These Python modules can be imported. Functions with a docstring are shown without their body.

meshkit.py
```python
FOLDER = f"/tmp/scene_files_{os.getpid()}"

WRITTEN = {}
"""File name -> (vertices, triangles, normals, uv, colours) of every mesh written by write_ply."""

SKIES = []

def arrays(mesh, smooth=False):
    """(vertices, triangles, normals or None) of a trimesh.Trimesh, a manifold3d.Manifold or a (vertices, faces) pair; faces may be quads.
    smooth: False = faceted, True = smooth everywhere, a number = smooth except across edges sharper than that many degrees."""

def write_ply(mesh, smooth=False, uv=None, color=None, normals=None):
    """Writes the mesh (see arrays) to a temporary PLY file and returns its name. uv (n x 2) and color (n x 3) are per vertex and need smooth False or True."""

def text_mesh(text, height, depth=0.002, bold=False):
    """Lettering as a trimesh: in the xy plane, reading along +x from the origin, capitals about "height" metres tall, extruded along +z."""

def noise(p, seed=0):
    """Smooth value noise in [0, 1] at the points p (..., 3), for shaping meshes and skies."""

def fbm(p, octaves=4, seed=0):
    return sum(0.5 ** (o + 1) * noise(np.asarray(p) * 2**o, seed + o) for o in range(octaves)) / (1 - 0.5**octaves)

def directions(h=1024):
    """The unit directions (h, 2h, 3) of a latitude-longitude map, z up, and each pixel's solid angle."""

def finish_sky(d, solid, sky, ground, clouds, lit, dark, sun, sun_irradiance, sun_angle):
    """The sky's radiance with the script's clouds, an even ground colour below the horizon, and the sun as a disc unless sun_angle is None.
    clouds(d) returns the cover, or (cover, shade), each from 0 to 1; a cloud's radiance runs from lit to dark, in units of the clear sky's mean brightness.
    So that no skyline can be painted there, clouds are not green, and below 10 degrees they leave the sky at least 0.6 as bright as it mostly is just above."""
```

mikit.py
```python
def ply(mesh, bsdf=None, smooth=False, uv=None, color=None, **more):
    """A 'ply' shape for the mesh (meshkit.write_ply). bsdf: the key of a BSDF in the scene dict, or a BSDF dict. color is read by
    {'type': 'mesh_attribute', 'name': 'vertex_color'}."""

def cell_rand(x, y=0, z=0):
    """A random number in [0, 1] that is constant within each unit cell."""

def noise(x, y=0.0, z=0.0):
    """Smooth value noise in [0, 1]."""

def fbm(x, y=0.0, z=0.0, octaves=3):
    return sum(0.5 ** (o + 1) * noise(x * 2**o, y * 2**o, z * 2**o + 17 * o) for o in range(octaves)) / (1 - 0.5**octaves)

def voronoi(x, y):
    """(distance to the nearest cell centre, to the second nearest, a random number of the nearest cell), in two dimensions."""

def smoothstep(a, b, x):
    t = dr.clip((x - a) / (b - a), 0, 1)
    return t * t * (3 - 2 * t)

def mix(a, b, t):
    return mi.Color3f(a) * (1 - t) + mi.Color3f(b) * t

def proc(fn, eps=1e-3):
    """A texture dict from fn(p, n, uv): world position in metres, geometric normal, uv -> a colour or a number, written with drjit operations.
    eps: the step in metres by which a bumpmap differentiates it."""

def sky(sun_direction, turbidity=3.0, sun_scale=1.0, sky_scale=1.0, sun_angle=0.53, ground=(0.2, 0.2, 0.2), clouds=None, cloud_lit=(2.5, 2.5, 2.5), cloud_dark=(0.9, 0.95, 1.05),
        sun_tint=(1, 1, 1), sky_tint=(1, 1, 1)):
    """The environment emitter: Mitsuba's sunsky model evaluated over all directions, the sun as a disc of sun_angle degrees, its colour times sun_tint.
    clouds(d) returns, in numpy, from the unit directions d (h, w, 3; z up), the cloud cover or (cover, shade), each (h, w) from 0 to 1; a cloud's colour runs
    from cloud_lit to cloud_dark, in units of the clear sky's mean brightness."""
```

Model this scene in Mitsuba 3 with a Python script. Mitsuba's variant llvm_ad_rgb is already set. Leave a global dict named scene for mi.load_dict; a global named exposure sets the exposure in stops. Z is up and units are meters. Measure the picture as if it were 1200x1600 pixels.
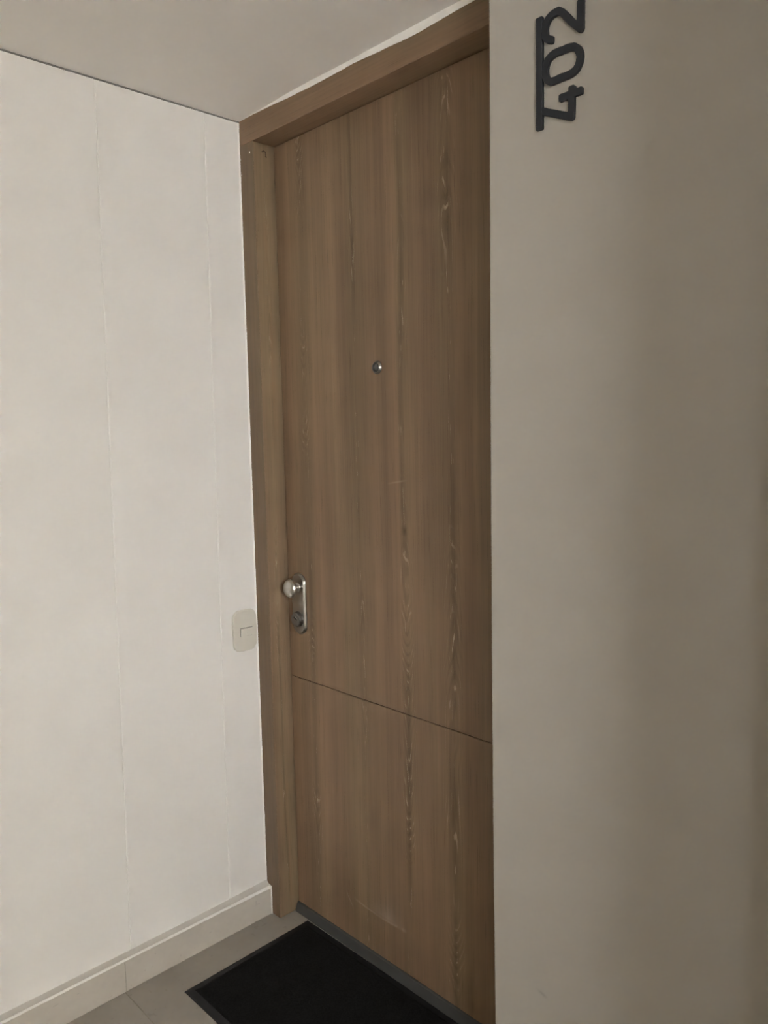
import math
import numpy as np
import trimesh
import drjit as dr
import mitsuba as mi
import mikit
import meshkit
from manifold3d import Manifold
from shapely.geometry import LineString, LinearRing, Polygon, box as sbox
from shapely.ops import unary_union

rng = np.random.default_rng(402)
scene, labels = {'type': 'scene'}, {}
T = mi.ScalarTransform4f

# ------------------------------------------------------------------ camera
exposure = 7.34
F_PX = 1215.93                                   # focal length in pixels of a 1200 x 1600 picture
CAM = np.array([1.8262, -1.3609, 1.4523])
YAW, PITCH, ROLL = 0.8035, -0.1018, -0.0202
_fw = np.array([-math.sin(YAW) * math.cos(PITCH), math.cos(YAW) * math.cos(PITCH), math.sin(PITCH)])
_rt = np.array([math.cos(YAW), math.sin(YAW), 0.0])
_up = np.cross(_rt, _fw)
_up = -math.sin(ROLL) * _rt + math.cos(ROLL) * _up
scene['camera'] = {
    'type': 'perspective', 'fov': 2 * math.degrees(math.atan(600 / F_PX)), 'fov_axis': 'x', 'near_clip': 0.02, 'far_clip': 200.0,
    'to_world': T().look_at(origin=CAM.tolist(), target=(CAM + _fw).tolist(), up=_up.tolist()),
}

# ------------------------------------------------------------------ daylight: an overcast sky outside the corridor's window
scene['sky'] = mikit.sky((-0.3, -0.6, 0.75), turbidity=4.0, sun_scale=0.0, sky_scale=1.0, ground=(0.70, 0.69, 0.67),
                         clouds=lambda d: (np.full(d.shape[:2], 1.0), 0.5 * meshkit.fbm(d * [3, 3, 6], 3)),
                         cloud_lit=(1.45, 1.45, 1.46), cloud_dark=(1.12, 1.12, 1.14))

# ------------------------------------------------------------------ measures (metres; x along the door, y into the flat, z up)
HC = 2.3174          # ceiling
XL = -0.0631         # face of the white wall on the left
DH = 2.25            # underside of the door head
JF = -0.0689         # front of the door frame
XE, YE = 0.9147, -0.20   # corner of the wall on the right
XW = XE              # right end of the door frame
YB = -2.0            # face of the wall behind the camera
XS, YS = 1.68, -0.65  # unseen step added to the right wall to shade its far part
XEND = 5.8

# ------------------------------------------------------------------ materials
def two(b):
    return {'type': 'twosided', 'bsdf': b}

def paint(key, rgb, rough=0.6, bump=0.00012, freq=150.0, spec=0.3, marks=None):
    def h(p, n, uv):
        return mikit.fbm(p.x * freq, p.y * freq, p.z * freq, 3)
    def col(p, n, uv):
        t = 0.985 + 0.03 * mikit.fbm(p.x * 2.2, p.y * 2.2, p.z * 1.6, 3)
        c = mi.Color3f(*rgb) * t
        if marks is not None:
            c = marks(p, c)
        return c
    scene[key] = {'type': 'bumpmap', 'arbitrary': mikit.proc(h, eps=0.0015), 'scale': bump,
                  'bsdf': two({'type': 'principled', 'base_color': mikit.proc(col), 'roughness': rough, 'specular': spec})}

def right_wall_marks(p, c):
    # a small rubbed mark low on the wall
    dx, dz = p.x - 1.030, p.z - 0.384
    m = dr.exp(-dr.square(dx / 0.009) - dr.square((dz + 0.25 * dx) / 0.0035))
    return mikit.mix(c, c * 0.72, 0.7 * m)

paint('paint_white', (0.805, 0.79, 0.76), rough=0.5, bump=0.00006)
paint('paint_right', (0.425, 0.400, 0.358), marks=right_wall_marks)
paint('paint_ceiling', (0.80, 0.785, 0.755))
scene['caulk'] = two({'type': 'principled', 'base_color': {'type': 'rgb', 'value': (0.86, 0.85, 0.82)}, 'roughness': 0.45, 'specular': 0.4})
scene['ledge_paint'] = two({'type': 'principled', 'base_color': {'type': 'rgb', 'value': (0.60, 0.585, 0.545)}, 'roughness': 0.6, 'specular': 0.3})
scene['gap_shade'] = two({'type': 'principled', 'base_color': {'type': 'rgb', 'value': (0.20, 0.20, 0.19)}, 'roughness': 0.7})
scene['shadow_gap'] = two({'type': 'principled', 'base_color': {'type': 'rgb', 'value': (0.35, 0.34, 0.33)}, 'roughness': 0.8})

# darker bands with pale flecks: (place across, half width, heights where the figure shows most)
LANES = ((0.106, 0.020, (1.66, 0.87, 0.34)), (0.318, 0.015, (1.95, 0.98)), (0.487, 0.021, (1.84, 1.70, 1.14, 0.82, 0.50)), (0.640, 0.025, (2.05, 1.93, 0.86, 0.74, 0.52)), (0.79, 0.018, (1.3,)))

def wood_colour(a, l, s, lanes=(), k=1.0):
    """a: across the grain, l: along it, both in metres; s: a number that shifts the figure."""
    a = a + 0.010 * (mikit.noise(a * 7 + s, l * 1.1 + s) - 0.5) + 0.0016 * (mikit.noise(a * 40, l * 6 + s) - 0.5)
    wide = mikit.fbm(a * 13 + s, l * 0.30 + 3.1, s, 2)
    band = mikit.noise(a * 38 + s, l * 0.55, 7.0)
    hue = mikit.fbm(a * 26 + 9 + s, l * 1.1, 5.2, 2)
    med = mikit.fbm(a * 90 + s, l * 1.4, 2.0, 2)
    fine = mikit.noise(a * 330 + s, l * 5.0, 1.0)
    hair = mikit.noise(a * 800 + s, l * 16.0, 4.0)
    cloud = mikit.fbm(a * 10, l * 5 + s, 8.0, 3)
    c = mikit.mix((0.212, 0.138, 0.086), (0.220, 0.154, 0.092), mikit.smoothstep(0.25, 0.75, hue))
    c = c * (1 + 0.46 * (wide - 0.5) + 0.17 * (band - 0.5) + 0.15 * (med - 0.5) + 0.10 * (fine - 0.5) + 0.07 * (hair - 0.5) + 0.26 * (cloud - 0.5))
    pores = mikit.smoothstep(0.80, 0.97, mikit.noise(a * 560 + s, l * 11.0, 6.0))
    c = c * (1 - 0.16 * pores)
    for i, (cx, w, heights) in enumerate(lanes):
        cc = cx + 0.014 * (mikit.fbm(l * 2.1 + 13 * i, s, 0.0, 2) - 0.5)
        d = (a - cc) / w
        g = dr.exp(-dr.square(d * 1.15))
        on = mikit.smoothstep(0.44, 0.66, mikit.fbm(l * 3.1 + 7.7 * i, s + i, 0.5, 2))
        for h in heights:
            on = dr.minimum(on + 0.9 * dr.exp(-dr.square((l - h) / 0.075)), 1.1)
        sgn = 1.0 if i % 2 else -1.0
        ph = 26 * mikit.fbm(l * 1.9 + 5 * i, s, 2.0, 2) + l * 9 + sgn * 1.5 * dr.square(d) + 0.9 * mikit.noise(l * 14 + i, a * 90)
        ring = 0.5 + 0.5 * dr.sin(ph * 2 * math.pi)
        light = mikit.smoothstep(0.86, 1.0, ring) * mikit.smoothstep(0.45, 0.85, mikit.noise(a * 190, l * 20 + i, 3.0))
        core = dr.exp(-dr.square(d * 2.4))
        c = c * (1 - 0.26 * core * mikit.smoothstep(0.35, 0.65, mikit.fbm(l * 2.0 + 3 * i, s, 1.0, 2)))
        c = c * (1 - 0.13 * g * on * mikit.smoothstep(0.55, 0.95, 1 - ring))
        c = mikit.mix(c, mi.Color3f(0.42, 0.35, 0.26), 0.58 * g * on * light)
        ray = mikit.smoothstep(0.86, 0.97, mikit.noise((a - cc) * 420 + 9 * i, l * 26.0, s)) * core
        c = mikit.mix(c, mi.Color3f(0.44, 0.37, 0.27), 0.45 * ray)
    return c * k

def door_colour(p, n, uv):
    c = wood_colour(p.x, p.z, 2.0, LANES)
    # a knot, a cross fleck
    r = dr.sqrt(dr.square((p.x - 0.487) / 0.007) + dr.square((p.z - 1.208) / 0.011))
    c = c * (1 - 0.34 * dr.exp(-r * r))
    f = dr.exp(-dr.square((p.z - 1.3275 - 0.15 * (p.x - 0.45)) / 0.0022)) * mikit.smoothstep(0.425, 0.45, p.x) * (1 - mikit.smoothstep(0.475, 0.505, p.x))
    c = mikit.mix(c, mi.Color3f(0.36, 0.29, 0.20), 0.35 * f)
    # scuffed polish near the foot: a scratch and the pale rub above it
    u = p.x - 0.36
    line = p.z - (0.142 - 0.028 * u + 0.62 * u * u)
    along = mikit.smoothstep(0.255, 0.30, p.x) * (1 - mikit.smoothstep(0.455, 0.474, p.x))
    broken = mikit.smoothstep(0.25, 0.6, mikit.noise(p.x * 70, p.z * 60, 2.0)) * 0.6 + 0.4
    c = mikit.mix(c, mi.Color3f(0.42, 0.37, 0.32), 0.30 * along * broken * dr.exp(-dr.square(line / (0.0030 + 0.04 * dr.maximum(p.x - 0.40, 0.0)))))
    rub = along * mikit.smoothstep(-0.004, 0.010, line) * dr.exp(-dr.square((p.x - 0.395) / 0.055)) * dr.exp(-dr.maximum(line, 0.0) / 0.035)
    c = mikit.mix(c, mi.Color3f(0.36, 0.32, 0.28), 0.5 * rub * (0.5 + 0.8 * mikit.noise(p.x * 60, p.z * 12, 5.0)))
    v = p.z - (0.150 - 1.3 * (p.x - 0.235))
    v2 = dr.exp(-dr.square(v / 0.004)) * mikit.smoothstep(0.228, 0.236, p.x) * (1 - mikit.smoothstep(0.25, 0.262, p.x))
    return mikit.mix(c, mi.Color3f(0.36, 0.32, 0.27), 0.22 * v2)

def jamb_colour(p, n, uv):
    c = wood_colour(p.x * 0.9 + p.y * 1.1 + 3.0, p.z, 17.0, ((3.0 - 0.032 * 1.1, 0.011, (1.75, 0.4)),), 1.04)
    c = c * dr.select(n.y < -0.5, 0.80, 1.04) * mi.Color3f(0.94, 0.99, 1.0)        # the shade on the front is put into the colour by its normal
    red = dr.exp(-dr.square((p.y + 0.032) / 0.014)) * mikit.smoothstep(0.45, 0.75, mikit.fbm(p.z * 3.0, p.y * 40, 1.0, 3))
    return mikit.mix(c, c * mi.Color3f(1.02, 0.84, 0.76), 0.6 * red)

def head_colour(p, n, uv):
    return wood_colour(p.z * 1.0 + p.y * 1.0 + 1.0, p.x, 31.0, ((0.963, 0.012, (0.25,)),), 0.97)

def wood(key, col, axis):
    def h(p, n, uv):
        a, l = (p.x + p.y, p.z) if axis == 'z' else (p.z + p.y, p.x)
        return mikit.noise(a * 620, l * 9.0, 1.0) * 0.6 + mikit.noise(a * 260, l * 5.0, 2.0) * 0.4
    scene[key] = {'type': 'bumpmap', 'arbitrary': mikit.proc(h, eps=0.0008), 'scale': 0.00010,
                  'bsdf': two({'type': 'principled', 'base_color': mikit.proc(col), 'roughness': 0.5, 'specular': 0.35})}
wood('wood_door', door_colour, 'z')
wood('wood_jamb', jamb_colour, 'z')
wood('wood_head', head_colour, 'x')
scene['wood_core'] = two({'type': 'principled', 'base_color': {'type': 'rgb', 'value': (0.085, 0.055, 0.036)}, 'roughness': 0.7})

def tile_colour(tone, s):
    def col(p, n, uv):
        a = mikit.fbm(p.x * 7 + s, p.y * 7, p.z * 7, 4)
        b = mikit.fbm(p.x * 60 + s, p.y * 60, p.z * 60, 3)
        speck = mikit.smoothstep(0.86, 0.93, mikit.noise(p.x * 95 + s, p.y * 95, p.z * 95))
        return mi.Color3f(0.315 * tone, 0.295 * tone, 0.262 * tone) * (0.86 + 0.20 * a + 0.08 * b) * (1 - 0.10 * speck)
    return col
for i, tone in enumerate((1.0, 0.96, 1.03)):
    scene[f'tile_{i}'] = two({'type': 'principled', 'base_color': mikit.proc(tile_colour(tone, 11.3 * i)), 'roughness': 0.42, 'specular': 0.4})
scene['skirt_tile'] = two({'type': 'principled', 'base_color': mikit.proc(tile_colour(1.70, 5.0)), 'roughness': 0.45, 'specular': 0.4})
scene['skirt_grout'] = two({'type': 'principled', 'base_color': {'type': 'rgb', 'value': (0.42, 0.39, 0.335)}, 'roughness': 0.9})
scene['grout'] = two({'type': 'principled', 'base_color': {'type': 'rgb', 'value': (0.26, 0.24, 0.20)}, 'roughness': 0.9})

def mat_pile(p, n, uv):
    v = mikit.noise(p.x * 420, p.y * 420, 1.0)
    w = mikit.fbm(p.x * 30, p.y * 30, 3.0, 3)
    return mi.Color3f(0.0085, 0.0088, 0.0092) * (0.55 + 0.8 * v + 0.3 * w)
def mat_height(p, n, uv):
    return mikit.noise(p.x * 380, p.y * 380, 1.0)
scene['mat_pile'] = {'type': 'bumpmap', 'arbitrary': mikit.proc(mat_height, eps=0.0008), 'scale': 0.0012,
                     'bsdf': two({'type': 'principled', 'base_color': mikit.proc(mat_pile), 'roughness': 0.95, 'specular': 0.1, 'sheen': 0.1})}
scene['mat_rubber'] = two({'type': 'principled', 'base_color': {'type': 'rgb', 'value': (0.010, 0.0107, 0.0125)}, 'roughness': 0.55, 'specular': 0.35})
scene['seal_rubber'] = two({'type': 'principled', 'base_color': {'type': 'rgb', 'value': (0.060, 0.062, 0.060)}, 'roughness': 0.5, 'specular': 0.4})
scene['dark_metal'] = two({'type': 'principled', 'base_color': {'type': 'rgb', 'value': (0.022, 0.0255, 0.031)}, 'roughness': 0.5, 'specular': 0.4})
scene['satin_nickel'] = two({'type': 'principled', 'base_color': {'type': 'rgb', 'value': (0.37, 0.36, 0.335)}, 'roughness': 0.24, 'metallic': 1.0})
scene['knob_nickel'] = two({'type': 'principled', 'base_color': {'type': 'rgb', 'value': (0.58, 0.565, 0.53)}, 'roughness': 0.30, 'metallic': 1.0})
scene['lock_steel'] = two({'type': 'principled', 'base_color': {'type': 'rgb', 'value': (0.21, 0.205, 0.195)}, 'roughness': 0.32, 'metallic': 1.0})
scene['peephole_metal'] = two({'type': 'principled', 'base_color': {'type': 'rgb', 'value': (0.26, 0.255, 0.24)}, 'roughness': 0.40, 'metallic': 1.0})
scene['black_slot'] = two({'type': 'principled', 'base_color': {'type': 'rgb', 'value': (0.01, 0.01, 0.01)}, 'roughness': 0.7})
scene['lens_glass'] = two({'type': 'principled', 'base_color': {'type': 'rgb', 'value': (0.055, 0.056, 0.054)}, 'roughness': 0.12, 'specular': 0.6, 'clearcoat': 0.6})
scene['cream_plastic'] = two({'type': 'principled', 'base_color': {'type': 'rgb', 'value': (0.66, 0.635, 0.565)}, 'roughness': 0.35, 'specular': 0.4})
scene['shade_plastic'] = two({'type': 'principled', 'base_color': {'type': 'rgb', 'value': (0.30, 0.285, 0.25)}, 'roughness': 0.45})  # darkened so that the gaps round the rocker read as shade
scene['window_metal'] = two({'type': 'principled', 'base_color': {'type': 'rgb', 'value': (0.30, 0.30, 0.30)}, 'roughness': 0.4, 'metallic': 0.6})

# ------------------------------------------------------------------ mesh helpers
def add(key, mesh, bsdf, smooth=False, **more):
    scene[key] = mikit.ply(mesh, bsdf, smooth, **more)
    return key

def say(key, label=None, category=None, group=None, kind=None):
    labels[key] = {k: v for k, v in dict(label=label, category=category, group=group, kind=kind).items() if v}

def bx(x0, x1, y0, y1, z0, z1, c=0.0):
    """A box with its edges chamfered by c."""
    if c <= 0:
        m = trimesh.creation.box((x1 - x0, y1 - y0, z1 - z0))
        m.apply_translation(((x0 + x1) / 2, (y0 + y1) / 2, (z0 + z1) / 2))
        return m
    pts = []
    for sx in (0, 1):
        for sy in (0, 1):
            for sz in (0, 1):
                X, Y, Z = (x0, x1)[sx], (y0, y1)[sy], (z0, z1)[sz]
                dx, dy, dz = (c, -c)[sx], (c, -c)[sy], (c, -c)[sz]
                pts += [(X, Y + dy, Z + dz), (X + dx, Y, Z + dz), (X + dx, Y + dy, Z)]
    return trimesh.convex.convex_hull(np.array(pts))

def cat(*ms):
    return trimesh.util.concatenate(ms)

def lathe(profile, n=48):
    """profile: (radius, height) pairs from the axis and back to it; the axis is +z."""
    return trimesh.creation.revolve(np.array(profile), sections=n)

def face_door(m, x, y, z):
    """Turns +z to -y (out of the door) and moves the mesh; its x stays x, its y becomes z."""
    m.apply_transform(np.array([[1, 0, 0, x], [0, 0, -1, y], [0, 1, 0, z], [0, 0, 0, 1.0]]))
    return m

def face_left(m, x, y, z):
    """Turns +z to +x (out of the white wall); the mesh's x becomes y, its y becomes z."""
    m.apply_transform(np.array([[0, 0, 1, x], [1, 0, 0, y], [0, 1, 0, z], [0, 0, 0, 1.0]]))
    return m

def rounded(poly, depth, r, steps=4):
    """An extruded outline whose front edge is rounded by r: rings of inset copies, lofted."""
    base = np.array(poly.exterior.coords)[:-1]
    if Polygon(base).exterior.is_ccw is False:
        base = base[::-1]
    n = len(base)
    rings = [(base, 0.0)]
    e = np.roll(base, -1, 0) - np.roll(base, 1, 0)
    nrm = np.stack([e[:, 1], -e[:, 0]], 1) / np.linalg.norm(e, axis=1, keepdims=True)
    for k in range(steps + 1):
        t = k / steps * math.pi / 2
        rings.append((base - nrm * r * (1 - math.cos(t)), depth - r + r * math.sin(t)))
    v = np.vstack([np.column_stack([b, np.full(n, z)]) for b, z in rings])
    f = []
    for j in range(len(rings) - 1):
        for i in range(n):
            a, b = j * n + i, j * n + (i + 1) % n
            f += [(a, b, b + n), (a, b + n, a + n)]
    top = len(v)
    v = np.vstack([v, [[*rings[-1][0].mean(0), depth]], [[*base.mean(0), 0.0]]])
    o = (len(rings) - 1) * n
    for i in range(n):
        f += [(o + i, o + (i + 1) % n, top), ((i + 1) % n, i, top + 1)]
    return trimesh.Trimesh(v, f, process=False)

def superrect(w, h, r, n=10):
    """A rounded rectangle w x h around the origin, with sides evenly cut so that it lofts well."""
    pts = []
    for cx, cy, a0 in ((w / 2 - r, h / 2 - r, 0), (-w / 2 + r, h / 2 - r, 90), (-w / 2 + r, -h / 2 + r, 180), (w / 2 - r, -h / 2 + r, 270)):
        for k in range(n + 1):
            a = math.radians(a0 + 90 * k / n)
            pts.append((cx + r * math.cos(a), cy + r * math.sin(a)))
    return Polygon(pts)

def sweep_profile(path, rings):
    """Lofts closed rings (k points each) along a path and caps the ends. rings: (m, k, 3)."""
    m, k = rings.shape[:2]
    v = rings.reshape(-1, 3)
    f = []
    for i in range(m - 1):
        for j in range(k):
            a, b = i * k + j, i * k + (j + 1) % k
            f += [(a, b, b + k), (a, b + k, a + k)]
    for j in range(1, k - 1):
        f += [(0, j + 1, j), ((m - 1) * k, (m - 1) * k + j, (m - 1) * k + j + 1)]
    t = trimesh.Trimesh(v, f, process=False)
    t.fix_normals()
    return t

# ------------------------------------------------------------------ the white wall on the left: boards with fine joints
add('wall_left', bx(XL - 0.16, XL - 0.010, YB - 0.15, 0.16, 0, HC + 0.02), 'shadow_gap')
say('wall_left', 'white painted wall of upright boards with two fine joints left of the door', kind='structure')
# each joint leans a little: (y at z = 1.1, lean)
JOINTS = [(-0.1910, 0.0103), (-0.4960, 0.0145), (-0.900, 0.004), (-1.205, 0.0), (-1.51, 0.0), (-1.815, 0.0)]
SEAM = 0.0012
def joint_y(j, z):
    return -(-j[0] - j[1] * (z - 1.1))
edges = [(JF + 0.003, 0.0)] + JOINTS + [(YB, 0.0)]
def board(ja, jb, z0, z1, gap_a, gap_b):
    """One board between the joints ja (nearer the door) and jb; edges arrised by 2 mm."""
    pts, c = [], 0.0018
    for z, zi in ((z0, z0 + 0.0008), (z1, z1 - 0.0015)):
        ya, yb = joint_y(ja, z) - gap_a, joint_y(jb, z) + gap_b
        pts += [(XL - 0.010, ya, z), (XL - 0.010, yb, z), (XL - 0.0012, ya, z), (XL - 0.0012, yb, z),
                (XL, ya - (c if gap_a else 0), zi), (XL, yb + (c if gap_b else 0), zi)]
    return trimesh.convex.convex_hull(np.array(pts))
for i in range(len(edges) - 1):
    key = 'wall_left__panel' + (f'_{i:03d}' if i else '')
    add(key, board(edges[i], edges[i + 1], 0.0, HC - 0.0040, SEAM / 2 if i else 0, SEAM / 2 if i < len(edges) - 2 else 0), 'paint_white')
for i, j in enumerate(JOINTS):
    pts = []
    for z in (0.0, HC - 0.0043):
        y = joint_y(j, z)
        pts += [(x, y + s * SEAM / 2, z) for x in (XL - 0.010, XL - 0.0012) for s in (-1, 1)]
    add('wall_left__seam_filler' + (f'_{i:03d}' if i else ''), trimesh.convex.convex_hull(np.array(pts)), 'caulk')

add('wall_left__gap_shade_strip', bx(XL - 0.0095, XL - 0.0008, YB, JF + 0.003, HC - 0.0043, HC + 0.001), 'gap_shade')  # dark strip painted in for the shade between boards and ceiling
labels['wall_left__gap_shade_strip'] = {'label': 'thin dark strip standing for the shade in the gap under the ceiling'}
# corner bead of paint and filler where the boards meet the door frame
n = 90
zz = np.linspace(0.086, HC - 0.004, n)
w = 0.0030 + 0.0020 * meshkit.fbm(np.column_stack([zz * 9, zz * 0, zz * 0]), 3)
rings = np.stack([np.stack([np.column_stack([np.full(n, XL - 0.001), np.full(n, JF + 0.001), zz]),
                            np.column_stack([np.full(n, XL - 0.001), JF - w * 1.6, zz]),
                            np.column_stack([XL + w * 0.35, JF - w * 0.55, zz]),
                            np.column_stack([XL + w * 0.55, np.full(n, JF + 0.001), zz])])]).squeeze(0).transpose(1, 0, 2)
add('wall_left__corner_bead', sweep_profile(None, rings), 'caulk', 40)

# ------------------------------------------------------------------ ceiling
add('ceiling', bx(XL - 0.16, XEND + 0.1, YB - 0.15, 0.16, HC, HC + 0.1), 'paint_ceiling')
say('ceiling', 'plain matt white ceiling over the doorway', kind='structure')
# the ragged filler line between the ceiling and the door head
n = 160
xx = np.linspace(XL + 0.002, XW, n)
q = np.column_stack([xx * 6, xx * 0, xx * 0])
ramp = np.clip((xx - XL) / 0.25, 0.12, 1)
drop = ramp * (0.0045 + 0.0085 * meshkit.fbm(q, 3, 3)) + 0.0035 * np.exp(-((xx - 0.60) / 0.10) ** 2)
fwd = ramp * (0.006 + 0.007 * meshkit.fbm(q * 0.7, 2, 8))
rings = np.stack([np.column_stack([xx, np.full(n, JF + 0.001), np.full(n, HC + 0.001)]),
                  np.column_stack([xx, JF - fwd, np.full(n, HC + 0.001)]),
                  np.column_stack([xx, JF - fwd * 0.38, HC - drop * 0.45]),
                  np.column_stack([xx, JF - 0.0012 * np.ones(n), HC - drop]),
                  np.column_stack([xx, np.full(n, JF + 0.001), HC - drop])], 1)
add('ceiling__filler_bead', sweep_profile(None, rings), 'caulk', 40)
labels['ceiling__filler_bead'] = {'label': 'ragged white filler along the top of the door frame'}

# ------------------------------------------------------------------ floor of large tiles
add('floor', bx(XL - 0.16, XEND + 0.1, YB - 0.15, 0.16, -0.08, -0.0012), 'grout')
say('floor', 'floor of large matt beige tiles with thin joints', kind='structure')
TS, TG = 0.60, 0.0024
y_rows = [(-0.5425, 0.055), (-1.1425, -0.5425), (-1.7425, -1.1425), (YB, -1.7425)]
k = 0
for r, (y0, y1) in enumerate(y_rows):
    x = XL + 0.021 - 0.0
    while x < XEND - 0.01:
        x1 = min(x + TS, XEND)
        m = bx(x + TG / 2, x1 - TG / 2, y0 + TG / 2, y1 - TG / 2, -0.010, 0.0, 0.0010)
        add('floor__tile' + (f'_{k:03d}' if k else ''), m, f'tile_{(k * 7 + r) % 3}')
        k += 1
        x = x1

# ------------------------------------------------------------------ baseboard of tile strips along the white wall, with its smeared paint ledge
BT, BH = 0.0238, 0.0866
add('baseboard_left', bx(XL - 0.002, XL + BT - 0.010, YB, JF - 0.001, 0.0, BH - 0.006), 'grout')
say('baseboard_left', 'low beige tile baseboard under the white boards', kind='structure')
ys = [JF - 0.002, -0.5395, -1.1395, -1.7395, YB]
for i in range(len(ys) - 1):
    add('baseboard_left__tile' + (f'_{i:03d}' if i else ''), bx(XL + BT - 0.010, XL + BT, ys[i + 1] + 0.0007, ys[i] - 0.0007, 0.0, BH, 0.0010), 'skirt_tile')
for i in range(1, len(ys) - 1):
    add('baseboard_left__joint' + (f'_{i-1:03d}' if i > 1 else ''), bx(XL + BT - 0.010, XL + BT - 0.0003, ys[i] - 0.0010, ys[i] + 0.0010, 0.0, BH - 0.001), 'skirt_grout')
n = 220
yy = np.linspace(JF - 0.002, YB + 0.002, n)
q = np.column_stack([yy * 14, yy * 0, yy * 0])
near = np.exp((yy - JF) / 0.16)                       # close to the frame the filler runs over the tile's edge
lip = 0.0006 + 0.0035 * meshkit.fbm(q, 3, 5) * (0.35 + near) + 0.004 * near * meshkit.fbm(q * 2.3, 2, 9)
hgt = BH + 0.0012 + 0.0015 * meshkit.fbm(q * 0.6, 3, 2)
rings = np.stack([np.column_stack([np.full(n, XL - 0.001), yy, hgt + 0.0045 + 0.007 * near]),
                  np.column_stack([np.full(n, XL + 0.004), yy, hgt + 0.0014 + 0.005 * near]),
                  np.column_stack([np.full(n, XL + BT - 0.004), yy, hgt]),
                  np.column_stack([np.full(n, XL + BT - 0.004), yy, np.full(n, BH - 0.0055)]),
                  np.column_stack([np.full(n, XL - 0.001), yy, np.full(n, BH - 0.0055)])], 1)
add('baseboard_left__paint_ledge', sweep_profile(None, rings), 'ledge_paint', 50)
labels['baseboard_left__paint_ledge'] = {'label': 'greyish painted ledge on top of the baseboard'}
rings = np.stack([np.column_stack([np.full(n, XL + BT - 0.0062), yy, hgt - 0.0002]),
                  np.column_stack([np.full(n, XL + BT - 0.0030), yy, hgt + 0.0004 + 0.0008 * meshkit.fbm(q * 1.3, 2, 12)]),
                  np.column_stack([np.full(n, XL + BT + 0.0006), yy, hgt - 0.0006]),
                  np.column_stack([np.full(n, XL + BT + 0.0012), yy, BH - lip * 0.7]),
                  np.column_stack([np.full(n, XL + BT + 0.0002), yy, BH - lip]),
                  np.column_stack([np.full(n, XL + BT - 0.006), yy, np.full(n, BH - 0.005)])], 1)
add('baseboard_left__paint_lip', sweep_profile(None, rings), 'caulk', 50)
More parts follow.
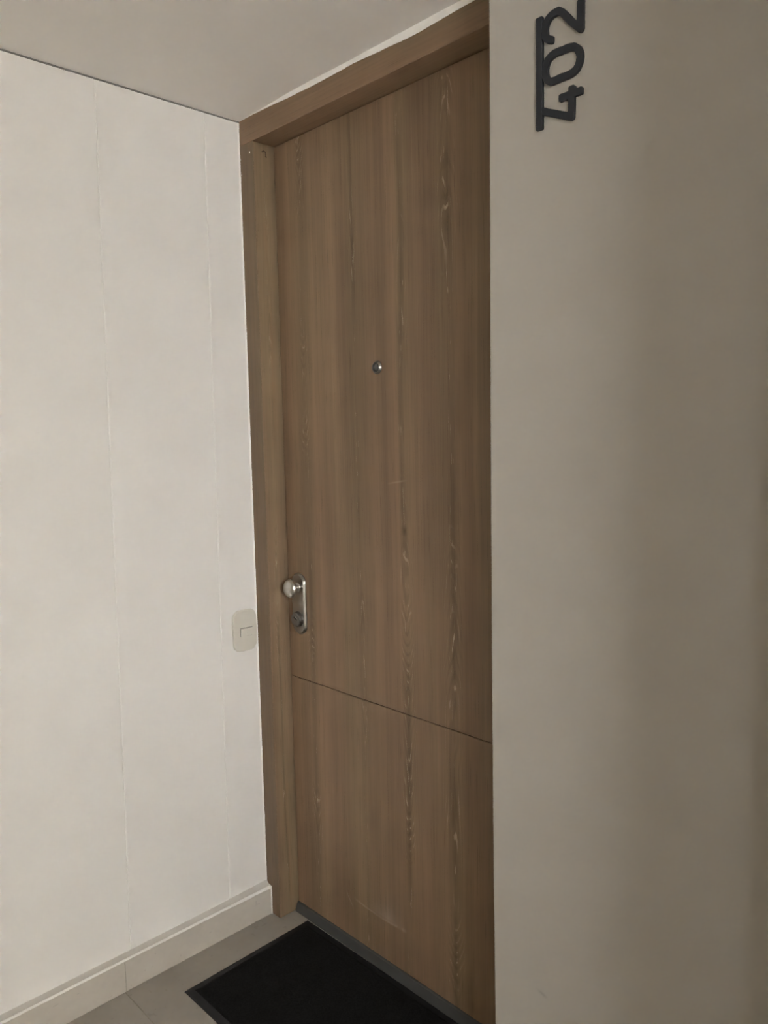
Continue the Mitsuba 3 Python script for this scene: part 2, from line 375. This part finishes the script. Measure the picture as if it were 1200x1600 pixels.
labels['baseboard_left__paint_lip'] = {'label': 'ragged white paint line on the edge of the baseboard'}
# the pale filler on the end of the baseboard against the door frame
n = 24
zz = np.linspace(0.0, BH + 0.002, n)
w = 0.0020 + 0.0022 * meshkit.fbm(np.column_stack([zz * 40, zz * 0, zz * 0]), 2, 4)
rings = np.stack([np.column_stack([np.full(n, XL), np.full(n, JF), zz]),
                  np.column_stack([np.full(n, XL), np.full(n, JF - 0.0032), zz]),
                  np.column_stack([np.full(n, XL + BT), np.full(n, JF - 0.0032), zz]),
                  np.column_stack([XL + BT + w * 0.6, JF - w, zz]),
                  np.column_stack([XL + BT + w * 0.5, np.full(n, JF), zz])], 1)
add('baseboard_left__end_filler', sweep_profile(None, rings), 'caulk', 50)

# ------------------------------------------------------------------ the wall behind the door, the wall on the right and those behind the camera
add('wall_front', bx(XL - 0.01, XE + 0.02, 0.062, 0.16, 0, HC), 'paint_right')
say('wall_front', 'wall that the door is set in', kind='structure')
n = 41
zz = np.linspace(0, HC, n)
bow = 0.0030 * np.sin(np.pi * np.clip((zz - 0.15) / 1.95, 0, 1)) * -1.0
bow += 0.0018 * np.clip((0.55 - zz) / 0.55, 0, 1)
outline = [(0, 0.17), (0, YE + 0.004), (0.0012, YE + 0.0012), (0.004, YE), (XS - XE, YE), (XS - XE, YS + 0.004), (XS - XE + 0.004, YS), (XEND + 0.1 - XE, YS), (XEND + 0.1 - XE, 0.17)]
rings = np.array([[(XE + x + (b if i < 4 else 0), y, z) for i, (x, y) in enumerate(outline)] for z, b in zip(zz, bow)])
m = sweep_profile(None, rings)
# the outline is not convex, so its caps are made by triangulation
v = rings.reshape(-1, 3); kk = len(outline)
f = []
for i in range(n - 1):
    for j in range(kk):
        a, b = i * kk + j, i * kk + (j + 1) % kk
        f += [(a, b, b + kk), (a, b + kk, a + kk)]
m = trimesh.Trimesh(v, f, process=False)
add('wall_right', m, 'paint_right', 20)
say('wall_right', 'plain greige painted wall right of the door, carrying the house number', kind='structure')
add('baseboard_right', cat(bx(XE + 0.002, XS - 0.014, YE - 0.012, YE, 0, 0.087, 0.001), bx(XS - 0.012, XS, YS - 0.010, YE - 0.012, 0, 0.087, 0.001),
                           bx(XS - 0.012, XEND, YS - 0.012, YS, 0, 0.087, 0.001)), 'skirt_tile')
say('baseboard_right', 'low beige tile baseboard under the greige wall', kind='structure')

WZ0, WZ1 = 0.88, 2.30                                   # two window openings behind the camera, a wide one and a narrow one added to soften the fade
WINS = ((2.50, 2.66), (3.05, 5.55))
piers = [XL - 0.16, *WINS[0], *WINS[1], XEND + 0.1]
add('wall_back', cat(*[bx(piers[i], piers[i + 1], YB - 0.15, YB, 0, HC) for i in (0, 2, 4)],
                     *[bx(a, b, YB - 0.15, YB, 0, WZ0) for a, b in WINS], *[bx(a, b, YB - 0.15, YB, WZ1, HC) for a, b in WINS]), 'paint_right')
say('wall_back', 'corridor wall opposite the door with two window openings', kind='structure')
add('wall_end', bx(XEND, XEND + 0.1, YB - 0.15, YS, 0, HC), 'paint_right')
say('wall_end', 'white wall closing the corridor', kind='structure')
add('added_overhang', bx(XL - 0.16, XEND + 1.5, -3.70, YB - 0.15, HC - 0.01, HC + 0.15), 'paint_ceiling')  # out of view, added to keep high sky off the low surfaces
say('added_overhang', 'unseen white slab added outside over the windows to block the high sky', kind='structure')
for i, (a, b) in enumerate(WINS):
    add(f'window_{i + 1}', cat(bx(a, b, YB - 0.10, YB - 0.05, WZ0, WZ0 + 0.04, 0.002), bx(a, b, YB - 0.10, YB - 0.05, WZ1 - 0.04, WZ1, 0.002),
                               bx(a, a + 0.03, YB - 0.10, YB - 0.05, WZ0 + 0.04, WZ1 - 0.04, 0.002), bx(b - 0.03, b, YB - 0.10, YB - 0.05, WZ0 + 0.04, WZ1 - 0.04, 0.002)), 'window_metal')
    say(f'window_{i + 1}', ('added_narrow', 'wide')[i] + ' metal framed open window in the corridor wall', kind='structure')

# ------------------------------------------------------------------ door frame
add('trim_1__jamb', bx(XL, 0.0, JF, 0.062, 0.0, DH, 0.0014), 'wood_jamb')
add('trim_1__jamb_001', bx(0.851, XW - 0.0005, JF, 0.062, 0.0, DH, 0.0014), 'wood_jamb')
add('trim_1__head', bx(XL, XW - 0.0005, JF, 0.062, DH, HC - 0.0005, 0.0014), 'wood_head')
add('trim_1__stop', bx(0.0, 0.012, 0.044, 0.062, 0.0, DH), 'wood_core')
add('trim_1__stop_001', bx(0.839, 0.851, 0.044, 0.062, 0.0, DH), 'wood_core')
add('trim_1__stop_002', bx(0.012, 0.839, 0.044, 0.062, DH - 0.012, DH), 'wood_core')
say('trim_1', 'brown wood-grain door frame reaching up to the ceiling', kind='structure')
for i, (x, z, r) in enumerate(((-0.0160, 2.2232, 0.0022), (-0.0600, 2.215, 0.0017), (-0.0572, 2.173, 0.0021))):
    m = trimesh.creation.icosphere(2, 1.0)
    m.apply_scale((r, 0.0006, r * (1.4 if i == 0 else 1.0)))
    m.apply_translation((x, JF, z))
    add('trim_1__paint_speck' + (f'_{i:03d}' if i else ''), m, 'caulk', True)
labels['trim_1__paint_speck'] = {'label': 'tiny white paint speck'}
# a dark chip on the jamb's inner face, near the top
chip = unary_union([LineString([(-0.006, 0.004), (0.001, 0.003), (0.003, -0.011)]).buffer(0.0016), LineString([(-0.010, 0.001), (-0.004, 0.0035)]).buffer(0.0014)])
m = trimesh.creation.extrude_polygon(chip, 0.0006, engine='earcut')
add('trim_1__chip', face_left(m, -0.0002, -0.0285, 2.2265), 'wood_core')
labels['trim_1__chip'] = {'label': 'small dark chip'}

# ------------------------------------------------------------------ the door
DX0, DX1, DZ0, DZ1, DT = 0.0032, 0.8478, 0.012, DH - 0.0030, 0.042
GZ = 0.7399
add('door_1__core', bx(DX0, DX1, 0.0032, DT, DZ0, DZ1), 'wood_core')
add('door_1__panel', bx(DX0, DX1, 0.0, 0.0034, GZ + 0.0011, DZ1, 0.0008), 'wood_door')
add('door_1__panel_001', bx(DX0, DX1, 0.0, 0.0034, DZ0, GZ - 0.0011, 0.0008), 'wood_door')
say('door_1', 'tall brown wood-grain front door with one thin groove across it', kind='structure')
labels['door_1__panel'] = {'label': 'tall upper panel above the groove'}
labels['door_1__panel_001'] = {'label': 'lower panel below the groove, scuffed near its foot'}

# grey rubber draught strip along the foot of the door
prof = [(0.0005, 0.0290), (-0.0045, 0.0292), (-0.0075, 0.0275), (-0.0120, 0.0120), (-0.0150, 0.0055), (-0.0152, 0.0030), (-0.0130, 0.0018), (0.0005, 0.0018)]
xs = np.array([0.0035, 0.0050, 0.0080, 0.8430, 0.8475])
sc = np.array([0.80, 0.93, 1.0, 1.0, 0.9])
rings = np.array([[(x, y * s if y < 0 else y, 0.0022 + (z - 0.0022) * (0.5 + 0.5 * s)) for y, z in prof] for x, s in zip(xs, sc)])
add('door_1__draught_strip', sweep_profile(None, rings), 'seal_rubber', 30)
labels['door_1__draught_strip'] = {'label': 'dark grey rubber draught strip along the foot'}

# lock plate with a turned knob above a key cylinder
PX, PZ, PW, PH = 0.0575, 0.9640, 0.0600, 0.1800
pl = superrect(PW, PH, PW / 2 - 0.0005, 14)
ring = np.array(pl.exterior.coords)[:-1]
ctr = lambda d: ring * [(PW / 2 - d) / (PW / 2), (PH / 2 - d) / (PH / 2)]
m = sweep_profile(None, np.stack([np.column_stack([ctr(d), np.full(len(ring), z)]) for d, z in ((0, 0), (0, 0.0035), (0.0003, 0.0042), (0.0036, 0.0088), (0.0042, 0.0092), (0.0050, 0.0094))]))
add('door_1__lock_plate', face_door(m, PX, 0.0005, PZ), 'satin_nickel', 20)
labels['door_1__lock_plate'] = {'label': 'satin nickel lock plate with rounded ends'}
KZ = 1.0135
knob = [(0.0, 0.006), (0.0125, 0.006), (0.0135, 0.0085), (0.0125, 0.0110), (0.0088, 0.0135), (0.0078, 0.0180), (0.0086, 0.0225), (0.0135, 0.0262),
        (0.0215, 0.0292), (0.0262, 0.0318), (0.0275, 0.0340), (0.0272, 0.0362), (0.0252, 0.0405), (0.0210, 0.0445), (0.0150, 0.0475), (0.0075, 0.0492), (0.0, 0.0496)]
add('door_1__lock_plate__knob', face_door(lathe(knob, 64), PX + 0.001, 0.0, KZ), 'knob_nickel', 40)
labels['door_1__lock_plate__knob'] = {'label': 'round satin nickel knob'}
CZ = 0.9200
rose = [(0.0, 0.007), (0.0225, 0.007), (0.0222, 0.0150), (0.0205, 0.0190), (0.0180, 0.0205), (0.0, 0.0205)]
add('door_1__lock_plate__key_cylinder', face_door(lathe(rose, 56), PX + 0.0005, 0.0, CZ), 'lock_steel', 30)
m = cat(bx(-0.0080, 0.0080, -0.0016, 0.0016, 0.0195, 0.02080), trimesh.creation.cylinder(radius=0.0026, segment=[[-0.0045, 0, 0.0195], [-0.0045, 0, 0.02076]]))
m.apply_transform(trimesh.transformations.rotation_matrix(math.radians(-24), (0, 0, 1)))
add('door_1__lock_plate__key_slot', face_door(m, PX + 0.0015, 0.0, CZ + 0.0035), 'black_slot')
m = bx(-0.0040, 0.0070, 0.0018, 0.0042, 0.0195, 0.0211, 0.0004)
m.apply_transform(trimesh.transformations.rotation_matrix(math.radians(-24), (0, 0, 1)))
add('door_1__lock_plate__key_guide', face_door(m, PX + 0.0020, 0.0, CZ + 0.0040), 'knob_nickel')

# peephole
rim = [(0.0105, 0.0), (0.0166, 0.0), (0.0166, 0.0014), (0.0160, 0.0022), (0.0132, 0.0062), (0.0122, 0.0068), (0.0112, 0.0060), (0.0105, 0.0)]
add('door_1__peephole', face_door(lathe(rim, 48), 0.4015, 0.0, 1.6140), 'peephole_metal', 25)
labels['door_1__peephole'] = {'label': 'round metal peephole'}
lens = [(0.0, 0.0), (0.0110, 0.0), (0.0110, 0.0024), (0.0088, 0.0026), (0.0074, 0.0042), (0.0040, 0.0052), (0.0, 0.0055)]
add('door_1__peephole__lens', face_door(lathe(lens, 40), 0.4015, 0.0, 1.6140), 'lens_glass', 40)

# ------------------------------------------------------------------ switch plate on the white wall
SY, SZ = -0.1150, 0.8870
def bulged(w, h, b, r):
    p = superrect(w, h, r, 10)
    pts = []
    for x, y in np.array(LineString(p.exterior.coords).segmentize(0.004).coords)[:-1]:
        pts.append((x * (1 + b * (1 - (2 * y / h) ** 2)), y * (1 + 0.6 * b * (1 - (2 * x / w) ** 2))))
    return Polygon(pts)
m = rounded(bulged(0.078, 0.119, 0.055, 0.020), 0.0068, 0.0042, 5)
add('wall_switch__plate', face_left(m, XL, SY, SZ), 'cream_plastic', 35)
m = rounded(superrect(0.0445, 0.0260, 0.0012, 3), 0.0011, 0.0004, 2)
add('wall_switch__insert', face_left(m, XL + 0.0062, SY + 0.003, SZ - 0.004), 'shade_plastic', 30)
# the rocker stands tilted in its frame; the darkened insert stands for the shade at its upper and outer edges
m = rounded(superrect(0.0205, 0.0235, 0.0010, 3), 0.0022, 0.0005, 2)
m.apply_transform(trimesh.transformations.rotation_matrix(math.radians(2.0), (1, 0, 0)))
add('wall_switch__rocker', face_left(m, XL + 0.0068, SY - 0.0066, SZ - 0.0050), 'cream_plastic', 30)
m = rounded(superrect(0.0205, 0.0225, 0.0010, 3), 0.0014, 0.0004, 2)
add('wall_switch__blank', face_left(m, XL + 0.0068, SY + 0.0144, SZ - 0.0050), 'cream_plastic', 30)
say('wall_switch', 'cream plastic wall switch with rounded corners on the white wall beside the door frame', 'switch')

# ------------------------------------------------------------------ house number 402, reading upwards, its letters standing on a bar
SW = 0.0057
def stroke(pts, closed=False, w=SW):
    g = LinearRing(pts) if closed else LineString(pts)
    return g.buffer(w, quad_segs=8, cap_style='flat', join_style='round').buffer(-0.0022).buffer(0.0022, quad_segs=6)
def curve(pts, closed=False, per=8):
    """A Catmull-Rom curve through the points."""
    P = np.array(pts, float)
    P = np.vstack([P[-1:], P, P[:2]]) if closed else np.vstack([2 * P[0] - P[1], P, 2 * P[-1] - P[-2]])
    out = []
    for i in range(1, len(P) - 2):
        for t in np.linspace(0, 1, per, endpoint=False):
            a, b, c, d = P[i - 1:i + 3]
            out.append(0.5 * (2 * b + (c - a) * t + (2 * a - 5 * b + 4 * c - d) * t * t + (3 * b - a - 3 * c + d) * t ** 3))
    if not closed:
        out.append(P[-2])
    return out
ZERO = [(1.0490, 2.0283), (1.0690, 2.0281), (1.0870, 2.0284), (1.0985, 2.0338), (1.1042, 2.0478), (1.1005, 2.0610), (1.0900, 2.0690), (1.0710, 2.0702), (1.0540, 2.0702), (1.0425, 2.0640), (1.0372, 2.0500), (1.0395, 2.0365)]
FOUR_A = [(1.0285, 1.9875), (1.0880, 1.9607), (1.0893, 2.0090)]
FOUR_B = [(1.0650, 1.9960), (1.1090, 1.9962)]
TWO = [(1.1047, 2.1350), (1.1043, 2.0915)]
TWO_CURVE = [(1.1043, 2.0915), (1.0950, 2.1010), (1.0858, 2.1106), (1.0715, 2.1275), (1.0620, 2.1337), (1.0475, 2.1315), (1.0385, 2.1225), (1.0362, 2.1106), (1.0403, 2.0990), (1.0485, 2.0942), (1.0530, 2.0938)]
def letter(polys):
    g = unary_union(polys)
    m = trimesh.creation.extrude_polygon(g, 0.0068, engine='earcut')
    # x stays x, the outline's y becomes z, the thickness comes out of the wall towards -y
    m.apply_transform(np.array([[1, 0, 0, 0], [0, 0, -1, YE + 0.0002], [0, 1, 0, 0], [0, 0, 0, 1.0]]))
    return m
add('house_number__bar', bx(1.0200, 1.0323, YE - 0.0072, YE + 0.0002, 1.9570, 2.1372, 0.0006), 'dark_metal')
add('house_number__digit', letter([stroke(FOUR_A), stroke(FOUR_B)]), 'dark_metal')
add('house_number__digit_001', letter([stroke(curve(ZERO, True), True)]), 'dark_metal')
add('house_number__digit_002', letter([stroke(TWO[:1] + curve(TWO_CURVE))]), 'dark_metal')
say('house_number', 'dark grey metal number 402 reading upwards from a bar on the greige wall', 'sign')
labels['house_number__digit'] = {'label': 'digit 4'}
labels['house_number__digit_001'] = {'label': 'digit 0'}
labels['house_number__digit_002'] = {'label': 'digit 2'}

# ------------------------------------------------------------------ doormat
MX0, MX1, MY0, MY1 = 0.0686, 0.7686, -0.4322, -0.0178
outer = sbox(MX0, MY0, MX1, MY1).buffer(-0.003).buffer(0.003, quad_segs=4)
inner = sbox(MX0 + 0.020, MY0 + 0.020, MX1 - 0.020, MY1 - 0.020)
m = bx(MX0, MX1, MY0, MY1, 0.0, 0.0042)
v = m.vertices.copy()
pts = []
for z, d in ((0.0, 0.0), (0.0018, 0.0), (0.0036, 0.004), (0.0052, 0.018)):
    pts += [(x, y, z) for x in (MX0 + d, MX1 - d) for y in (MY0 + d, MY1 - d)]
TURN = trimesh.transformations.rotation_matrix(math.radians(0.55), (0, 0, 1), (MX0, MY1, 0))   # it lies a little askew
m = trimesh.convex.convex_hull(np.array(pts))
m.apply_transform(TURN)
add('doormat__rubber_border', m, 'mat_rubber')
labels['doormat__rubber_border'] = {'label': 'flat black rubber border'}
# the pile: a low cushion with a softly uneven top
nx, ny = 140, 82
gx, gy = np.meshgrid(np.linspace(MX0 + 0.019, MX1 - 0.019, nx), np.linspace(MY0 + 0.019, MY1 - 0.019, ny), indexing='ij')
edge = np.minimum.reduce([gx - MX0 - 0.019, MX1 - 0.019 - gx, gy - MY0 - 0.019, MY1 - 0.019 - gy])
gz = 0.0046 + 0.0040 * np.clip(edge / 0.006, 0, 1) + 0.0006 * meshkit.fbm(np.stack([gx * 45, gy * 45, gx * 0], -1), 3)
vtx = np.stack([gx, gy, gz], -1).reshape(-1, 3)
idx = np.arange(nx * ny).reshape(nx, ny)
fc = np.concatenate([np.stack([idx[:-1, :-1], idx[1:, :-1], idx[1:, 1:]], -1).reshape(-1, 3), np.stack([idx[:-1, :-1], idx[1:, 1:], idx[:-1, 1:]], -1).reshape(-1, 3)])
m = trimesh.Trimesh(vtx, fc, process=False)
m.apply_transform(TURN)
add('doormat__pile', m, 'mat_pile', True)
labels['doormat__pile'] = {'label': 'black fibre pile'}
say('doormat', 'black doormat with a rubber border on the tiles at the foot of the door', 'doormat')
